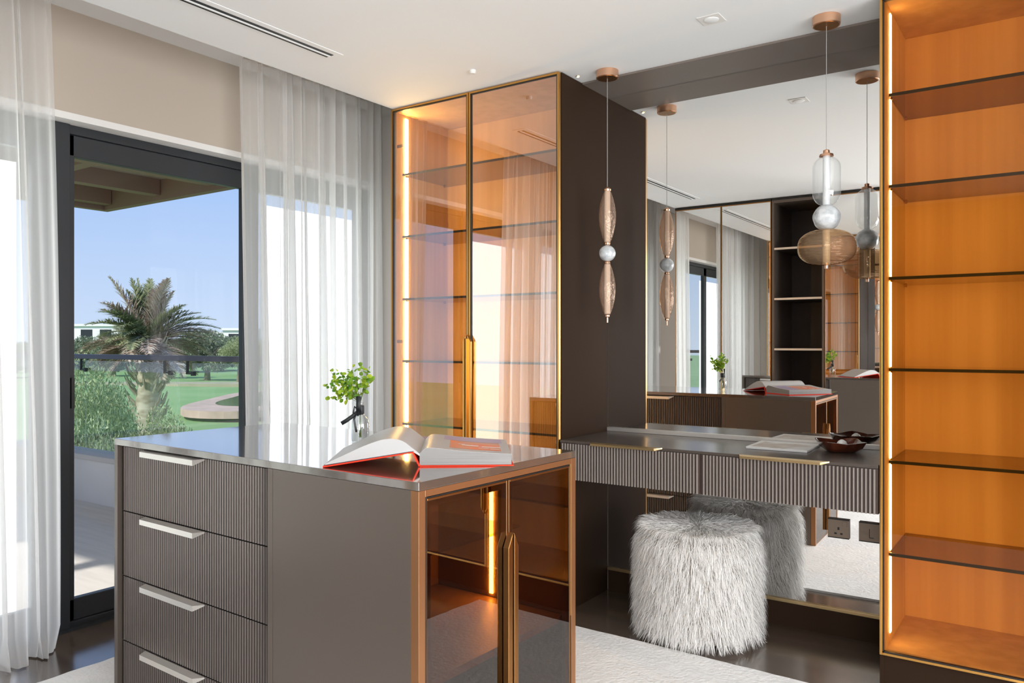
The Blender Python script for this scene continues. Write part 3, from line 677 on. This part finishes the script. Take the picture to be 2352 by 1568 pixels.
# ------------------------------------------------------------------ fur stool
SX, SY, SR, STOP = -1.355, 3.43, .235, .492
stl = thing('fur_stool', (SX, SY, 0), label='round stool covered in long white fur, under the dressing table', cat='stool')
MB().lathe([(SR-.03, .02), (SR, .05), (SR+.012, .25), (SR, STOP-.06), (SR-.03, STOP-.015), (SR-.09, STOP), (.01, STOP)], (SX, SY, 0), 48).build('seat', M['seat'], stl, smooth='all')
MB().lathe([(.17, .002), (.17, .0195)], (SX, SY, 0), 32).build('base', M['black'], stl)
def fur():
    N = 34000
    ang = rng.random(N)*2*PI; side = rng.random(N) < .76
    z = np.where(side, .045+rng.random(N)*(STOP-.06), STOP-.004)
    rad = np.where(side, SR+.004, SR*np.sqrt(rng.random(N)))
    # round the rim
    k = side & (z > STOP-.07); rad[k] -= ((z[k]-(STOP-.07))/.07)**2*.04
    p = np.stack([rad*np.cos(ang), rad*np.sin(ang), z], 1)
    out = np.stack([np.cos(ang), np.sin(ang), 0*ang], 1); tan = np.stack([-np.sin(ang), np.cos(ang), 0*ang], 1)
    nz = np.where(side, .12, .55)
    clump = np.sin(ang*7+z*9)+.7*np.sin(ang*17-z*23)+.5*np.sin(ang*31+z*47)
    sway = .26*clump/2+.20*rng.standard_normal(N)
    lift = np.where(side, .50, .8)+.12*rng.standard_normal(N)+.12*np.sin(ang*11+z*31)
    d = out*lift[:, None]+tan*sway[:, None]; d[:, 2] += nz
    d /= np.linalg.norm(d, axis=1)[:, None]
    Ln = .055+.055*rng.random(N); Ln = np.where(side, Ln, Ln*.85)
    g = .9+.5*rng.random(N)
    S_ = 5; pts = [p]; cur = p.copy(); dr = d.copy()
    for s_ in range(S_-1):
        cur = cur+dr*(Ln/(S_-1))[:, None]; dr = dr+np.stack([0*g, 0*g, -g*np.where(side, .75, .5)], 1)+tan*(.14*np.sin(ang*23+z*60+s_))[:, None]
        dr /= np.linalg.norm(dr, axis=1)[:, None]; cur[:, 2] = np.maximum(cur[:, 2], .0135); pts.append(cur.copy())
    P = np.stack(pts, 1)                                     # N,S,3
    ax = rng.standard_normal((N, 3)); dd = P[:, 1]-P[:, 0]; wv = np.cross(dd, ax); wv /= np.linalg.norm(wv, axis=1)[:, None]+1e-9
    wd = np.array([.0012, .0013, .0011, .0008, .0001])
    V = np.concatenate([P+wv[:, None, :]*wd[None, :, None], P-wv[:, None, :]*wd[None, :, None]], 1).reshape(-1, 3)   # per strand: 5 left, 5 right
    base = (np.arange(N)*2*S_)[:, None]
    q_ = np.concatenate([base+np.array([i, i+1, S_+i+1, S_+i])[None] for i in range(S_-1)], 1).reshape(-1, 4)
    me = bpy.data.meshes.new('fur'); me.vertices.add(len(V)); me.vertices.foreach_set('co', V.ravel())
    me.loops.add(q_.size); me.loops.foreach_set('vertex_index', q_.ravel())
    me.polygons.add(len(q_)); me.polygons.foreach_set('loop_start', np.arange(0, q_.size, 4))
    me.materials.append(M['fur']); me.update(); me.validate()
    o = bpy.data.objects.new('fur', me); col.objects.link(o); o.parent = stl; o['kind'] = 'stuff'
fur()

# ------------------------------------------------------------------ rug
ru = MB(); n = 60; top = []; r2 = random.Random(3)
def edgept(i, n): return r2.uniform(-.004, .004)
cs = [(-3.25, .55), (-.07, .62), (-.09, 3.13), (-3.22, 3.20)]
ring = []
for k in range(4):
    a, b = cs[k], cs[(k+1) % 4]
    for i in range(n): t = i/n; ring.append((a[0]+(b[0]-a[0])*t+edgept(i, n), a[1]+(b[1]-a[1])*t+edgept(i, n)))
ru.prism(ring, 'z', .0008, .012)
o = ru.build('rug', M['rug'], None); tag(o, label='large off-white wool rug under the island', cat='rug')

# ------------------------------------------------------------------ wardrobes across the room (seen in the mirror)
OY = .282
wa = thing('mirrored_wardrobe', (-2.61, .0, 0), label='wardrobe with two mirrored sliding doors, seen left in the mirror', cat='wardrobe')
B(-3.085, -2.152, -.32, OY-.025, 0, 2.60).build('carcass', M['bronze'], wa)
def mdoor(x0, x1, root, handle=None):
    f_ = MB(); t = .006
    f_.box(x0, x0+t, OY-.022, OY, .06, 2.605); f_.box(x1-t, x1, OY-.022, OY, .06, 2.605); f_.box(x0, x1, OY-.022, OY, 2.605, 2.613); f_.box(x0, x1, OY-.022, OY, .055, .06)
    o = f_.build('door', M['brassdark'], root)
    B(x0+t, x1-t, OY-.018, OY-.004, .06, 2.605).build('mirror_pane', M['mirror'], o)
    if handle: B(handle, handle+.020, OY, OY+.022, .55, 1.14).build('door_handle', M['goldlip'], o)
mdoor(-3.080, -2.624, wa, None); mdoor(-2.620, -2.156, wa, -2.625+.006)
B(-3.085, -2.152, OY-.024, OY-.002, 2.614, 2.636).build('top_trim', M['gasket'], wa)
B(-3.085, -2.152, -.3, OY-.03, 2.601, 2.636).build('top_filler', M['bronze'], wa)
wb = thing('open_wardrobe', (-1.92, .0, 0), label='open dark shelf unit with white shelf edges, seen in the mirror', cat='shelf unit')
B(-2.148, -2.128, -.32, OY, 0, 2.615).build('side_panel', M['lacquer'], wb)
B(-1.712, -1.694, -.32, OY, 0, 2.615).build('side_panel', M['lacquer'], wb)
B(-2.1275, -1.7125, -.32, -.30, 0, 2.615).build('back_panel', M['darkwood'], wb)
B(-2.1275, -1.7125, -.2995, OY, 2.59, 2.615).build('top_panel', M['lacquer'], wb)
B(-2.1275, -1.7125, -.2995, OY-.01, .0, .08).build('bottom_panel', M['darkwood'], wb)
for z in (2.175, 1.72, 1.265, .81, .40):
    s_ = B(-2.127, -1.713, -.299, OY-.012, z-.009, z+.009).build('shelf', M['darkwood'], wb)
    B(-2.127, -1.713, OY-.0118, OY-.002, z-.009, z+.009).build('shelf_edge', M['champagne'], s_)
B(-2.148, -1.694, -.3, OY, 2.6155, 2.637).build('top_trim', M['gasket'], wb)
wc = thing('mirrored_cupboard', (-1.42, .0, 0), label='narrow cupboard with one mirrored door, seen right in the mirror', cat='wardrobe')
B(-1.690, -1.15, -.32, OY-.025, 0, 2.637).build('carcass', M['bronze'], wc)
mdoor(-1.690, -1.152, wc)
B(-1.690, -1.152, OY-.024, OY-.002, 2.614, 2.636).build('top_trim', M['gasket'], wc)

# ------------------------------------------------------------------ balcony
S('floor_balcony', B(-8.2, -3.96, .2, 3.75, -.10, -.02), M['deck'])
pw = thing('balcony_parapet', (-6.2, 3.5, 0), label='low pale parapet with stone coping on the balcony', cat='wall')
B(-8.2, -4.02, 3.42, 3.60, -.019, .34).build('parapet', M['deck'], pw); B(-8.25, -4.0, 3.39, 3.63, .341, .385).build('coping', M['stone'], pw, bevel=.006)
B(-8.2, -8.02, .2, 3.38, -.019, .34).build('parapet', M['deck'], pw); B(-8.25, -7.98, .2, 3.385, .341, .385).build('coping', M['stone'], pw, bevel=.006)
bl = thing('glass_balustrade', (-6.2, 3.5, .39), label='glass balustrade with dark handrail on the balcony', cat='railing')
MB().prism([(3.475, 1.185), (3.485, 1.225), (3.545, 1.225), (3.555, 1.185)], 'x', -8.2, -4.02).build('handrail', M['rail'], bl, bevel=.004)
for x0, x1 in ((-8.15, -6.96), (-6.95, -5.58), (-5.57, -4.05)): B(x0, x1, 3.508, 3.520, .386, 1.17).build('glass_panel', M['balglass'], bl)
for x in (-7.0, -5.72, -5.42, -4.3):
    b_ = MB(); b_.box(x-.008, x+.008, 3.487, 3.503, 1.09, 1.184); b_.box(x-.008, x+.075, 3.487, 3.503, 1.085, 1.098); b_.box(x+.06, x+.09, 3.483, 3.507, 1.075, 1.108)
    b_.build('bracket', M['black'], bl)
pg = thing('pergola', (-6.4, 2.5, 2.9), label='dark timber pergola roof over the balcony', cat='pergola')
B(-9.2, -3.9, -1.0, 4.95, 3.10, 3.16).build('roof_panel', M['pergola_slab'], pg)
for x in (-9.1, -8.1, -7.1, -6.1, -5.1, -4.1): B(x-.07, x+.07, -1.0, 4.85, 2.93, 3.099).build('beam', M['pergola'], pg)
for y in (1.2, 2.45, 3.7): B(-9.2, -3.9, y-.06, y+.06, 2.95, 3.098).build('cross_beam', M['pergola'], pg)
B(-9.2, -3.9, 4.86, 4.95, 2.88, 3.099).build('edge_beam', M['pergola'], pg); B(-9.2, -3.9, 4.951, 4.97, 2.90, 3.16).build('fascia', M['pergedge'], pg)
B(-9.3, -9.201, -1.0, 4.95, 2.88, 3.16).build('end_beam', M['pergola'], pg)
po = MB(); po.box(-9.18, -9.02, -.9, -.74, -3.0, 2.879); po.build('post', M['pergola'], pg)
# ------------------------------------------------------------------ garden
GZ = -3.0
def at(px, d, z=GZ):
    l = (px-1176)/1810*d; return Vector((l*math.cos(TH)-d*math.sin(TH), l*math.sin(TH)+d*math.cos(TH), z))
g = MB(); n = 40; vs = []
gx = np.linspace(-260, 20, n); gy = np.linspace(-60, 260, n)
for y in gy:
    for x in gx: vs.append((x, y, GZ+.35*math.sin(x*.07+1)*math.sin(y*.06)*min(1, max(0, (-x-14)/20))))
g.add(vs, [(j*n+i, j*n+i+1, (j+1)*n+i+1, (j+1)*n+i) for j in range(n-1) for i in range(n-1)])
tag(g.build('lawn', M['grass'], None, smooth='all'), kind='structure')
def blob(c, rx, ry, z0, z1, rot, seed, mod=.12):
    r = random.Random(seed); p = []; ph = [r.uniform(0, 6) for _ in range(3)]
    for i in range(48):
        a = 2*PI*i/48; k = 1+mod*math.sin(2*a+ph[0])+mod*.6*math.sin(3*a+ph[1])+mod*.4*math.sin(5*a+ph[2])
        x, y = rx*k*math.cos(a), ry*k*math.sin(a); p.append((c.x+x*math.cos(rot)-y*math.sin(rot), c.y+x*math.sin(rot)+y*math.cos(rot)))
    return MB().prism(p, 'z', z0, z1)
pc = at(668, 60)
tag(blob(pc, 5.4, 13, GZ-.1, GZ+.34, TH, 2).build('pond_kerb', M['sand'], None), label='pinkish stone kerb curving around the pond on the fairway', cat='kerb')
tag(blob(at(672, 60), 4.1, 9.5, GZ+.345, GZ+.37, TH, 2).build('pond', M['water'], None), label='dark pond inside the pinkish kerb beyond the balcony', cat='pond')
tag(blob(at(520, 79), 20, 2.2, GZ-.1, GZ+.36, TH, 4).build('sandy_bank', M['bankearth'], None), label='pale sandy bank at the far edge of the fairway', cat='bank')
def leafcloud(N, rad, seed, size, squash=.8, wisp=0, shape='ball'):
    r = np.random.default_rng(seed)
    nb = 26; cen = r.standard_normal((nb, 3)); cen /= np.linalg.norm(cen, axis=1)[:, None]; cen *= (r.random(nb)**.4*.72)[:, None]
    k = r.integers(0, nb, N); p = r.standard_normal((N, 3)); p /= np.linalg.norm(p, axis=1)[:, None]; p *= (r.random(N)**.35*.36)[:, None]; p += cen[k]
    p[:, 2] *= squash; p *= rad; p[:, 2] -= p[:, 2].min()
    a = r.standard_normal((N, 3)); a /= np.linalg.norm(a, axis=1)[:, None]; b = np.cross(a, r.standard_normal((N, 3))); b /= np.linalg.norm(b, axis=1)[:, None]
    s = size*(.6+.8*r.random(N))[:, None]
    V = np.stack([p-a*s, p+b*s*.35, p+a*s, p-b*s*.35], 1).reshape(-1, 3)
    return V, np.arange(N*4).reshape(-1, 4)
def npmesh(name, V, Q, m):
    me = bpy.data.meshes.new(name); me.vertices.add(len(V)); me.vertices.foreach_set('co', V.ravel())
    me.loops.add(Q.size); me.loops.foreach_set('vertex_index', Q.ravel()); me.polygons.add(len(Q)); me.polygons.foreach_set('loop_start', np.arange(0, Q.size, 4))
    me.materials.append(m); me.update(); me.validate(); return me
def plant(name, loc, mesh, label, cat, scale=(1, 1, 1), trunk=.0, group=None, rz=0):
    r = thing(name, loc, rz, label=label, cat=cat, group=group)
    o = bpy.data.objects.new('foliage', mesh); col.objects.link(o); o.parent = r; o.scale = scale; o['kind'] = 'stuff'; o.location = (0, 0, trunk)
    b = MB(); h = trunk+mesh_h[mesh.name]*scale[2]*.55
    b.tube([(0, 0, -.3), (.05, .02, h*.5), (-.03, .03, h)], .10*scale[0], 7, .03)
    for k in range(5):
        a = k*1.26; b.tube([(0, 0, h*.45), (.25*math.cos(a)*scale[0], .25*math.sin(a)*scale[0], h*.75), (.55*math.cos(a)*scale[0], .55*math.sin(a)*scale[0], h)], .04*scale[0], 5, .012)
    b.build('trunk', M['bark'], r, world=False)
    return r
mesh_h = {}
def mk(name, N, rad, seed, size, m, squash=.8):
    V, Q = leafcloud(N, rad, seed, size, squash); me = npmesh(name, V, Q, m); mesh_h[me.name] = V[:, 2].max(); return me
mA = mk('foliage', 26000, 1.0, 1, .026, M['bushleaf']); mB_ = mk('foliage', 26000, 1.0, 2, .026, M['bushpale']); mC = mk('foliage', 12000, 1.0, 5, .045, M['hedge'], .7)
def dn(p, z): return Vector((p.x, p.y, z))
def P_(name, px, d, ytop, rx, mesh, label, cat, trunk=.5, **k):
    zt = HF+(788-ytop)*d/1810
    return plant(name, dn(at(px, d), GZ), mesh, label, cat, (rx, rx, (zt-GZ-trunk)/mesh_h[mesh.name]), trunk, **k)
P_('leafy_tree', 165, 14, 800, 1.05, mA, 'dense green tree left of the palm, close behind the balustrade', 'tree')
P_('leafy_tree', 262, 16.5, 860, .62, mB_, 'pale leafy tree just left of the palm trunk', 'tree', .6)
P_('leafy_shrub', 222, 10.6, 945, .62, mB_, 'speckled green shrub low in the left corner of the glass balustrade', 'shrub', .3)
P_('leafy_shrub', 350, 16.2, 925, .95, mA, 'dark bush at the foot of the palm trunk', 'shrub', .2)
P_('leafy_tree', 549, 88, 768, 3.2, mA, 'grey-green tree at the right edge of the window view', 'tree', 1.5)
P_('leafy_tree', 476, 93, 752, 4.2, mC, 'rounded tree between the palm and the white house', 'tree', 1)
tl = [(14, 98), (150, 105), (262, 104), (372, 99), (60, 116), (205, 119), (318, 120), (428, 117), (110, 135), (250, 137), (350, 140), (510, 122), (590, 110), (455, 142), (548, 146)]
for i, (px, d) in enumerate(tl):
    P_('background_tree', px, d, 776+8*math.sin(i*2.1), 3.5+.3*math.sin(i*2.3), mC, 'low grey-green tree in the hedge line beyond the fairway', 'tree', .5, group='trees beyond the fairway', rz=i*1.3)
# palm
pp = at(338, 19); pm_ = thing('palm_tree', (pp.x, pp.y, GZ), label='shaggy palm with a wide crown of upright fronds, centre of the window view', cat='tree')
tr = MB(); R = random.Random(9); Ht = 4.35
pts = []; rad = []
for i in range(14): t = i/13; pts.append((pp.x+.06*math.sin(t*3), pp.y, GZ-.3+t*(Ht+.3))); rad.append(.27-.05*t+.05*(i % 2))
tr.tube(pts, rad, 12); tr.build('trunk', M['palmtrunk'], pm_, smooth='all')
bo = MB()
for i in range(120):
    a = R.uniform(0, 2*PI); z = GZ+Ht-R.random()*2.0; q_ = Vector((pp.x+.27*math.cos(a), pp.y+.27*math.sin(a), z)); o_ = Vector((math.cos(a), math.sin(a), 0))
    bo.tube([q_, q_+o_*.14+Vector((0, 0, .16)), q_+o_*.22+Vector((0, 0, .36))], .035, 4, .01)
bo.build('leaf_bases', M['palmdry'], pm_)
RG = Vector((cc, ss, 0)); FW = Vector((-ss, cc, 0))
def frond(az, el, ln, m, droop=.9):
    b = MB(); hdir = Vector((math.cos(az), math.sin(az), 0)); p = Vector((pp.x, pp.y, GZ+Ht-.1)); d = (hdir*math.cos(el)+Vector((0, 0, math.sin(el)))).normalized()
    n = 16; pts = [p.copy()]; ds = [d.copy()]
    for i in range(n):
        p = p+d*ln/n; d = (d+Vector((0, 0, -droop*.085))).normalized(); pts.append(p.copy()); ds.append(d.copy())
    b.tube(pts, .022, 5, .006)
    for i in range(1, n+1):
        for h in range(5):
            t = (i-1+h/5)/n; q_ = pts[i-1].lerp(pts[i], h/5); dd = ds[i]; sd_ = dd.cross(Vector((0, 0, 1))); sd_ = sd_.normalized() if sd_.length > .05 else RG
            up = sd_.cross(dd).normalized(); L2 = ln*.26*math.sin(PI*min(1, .18+t*.80))+.05
            for s_ in (-1, 1):
                v_ = (dd*.75+sd_*s_*R.uniform(.5, .9)+up*R.uniform(.0, .45)).normalized()*L2*R.uniform(.7, 1.1); w_ = up.cross(v_).normalized()*.012
                b.add([q_-w_, q_+w_, q_+v_*.6+w_*.8, q_+v_-Vector((0, 0, L2*.12)), q_+v_*.6-w_*.8], [(0, 1, 2, 3, 4)])
    b.build('frond', m, pm_)
for i in range(92):
    az = i*2.39996; el = [1.35, 1.1, .85, .6, .35, .1, -.25][i % 7]+R.uniform(-.12, .12)
    dry = i % 7 >= 4 or i % 3 == 0
    frond(az, el, R.uniform(1.35, 1.85)*(1 if el > 0 else .75), M['palmdry'] if dry else M['palmleaf'], droop=.9 if el < 1.2 else .5)
# long low fronds crossing on the right, grass tuft
def house(px, d, wd, dp, z1, label):
    c = at(px, d); r = thing('white_house', (c.x, c.y, GZ), TH, label=label, cat='house')
    MB().box(-wd/2, wd/2, 0, dp, 0, z1-GZ).build('walls', M['white_render'], r, world=False)
    MB().box(-wd/2-.4, wd/2+.4, -.4, dp+.4, z1-GZ+.001, z1-GZ+.45).build('roof', M['white_render'], r, world=False)
    k = MB()
    for i in range(max(1, int(wd/4))): x = -wd/2+1.2+i*4; k.box(x, x+2.4, -.06, -.002, z1-GZ-2.7, z1-GZ-.7)
    for i in range(1): k.build('window', M['frame'], r, world=False)
house(178, 165, 17, 12, 4.9, 'flat white house beyond the trees at the left of the window view')
house(496, 190, 14, 9, 3.6, 'low grey-white house behind the rounded tree, right of the palm')
house(540, 158, 5, 8, 3.9, 'narrow bright white house at the right edge of the window view')
gt = thing('reed_clump', at(520, 24), label='clump of upright reeds beside the pond kerb', cat='plant')
b = MB()
for i in range(60):
    p = at(520, 24)+Vector((R.uniform(-.5, .5), R.uniform(-.5, .5), 0)); h = R.uniform(.7, 1.25); s_ = R.uniform(-.15, .15)
    b.add([p-RG*.03, p+RG*.03, p+RG*(.02+s_*.5)+Vector((0, 0, h*.6)), p+RG*s_+Vector((0, 0, h))], [(0, 1, 2, 3)])
o = b.build('blades', M['bushleaf'], gt); o['kind'] = 'stuff'
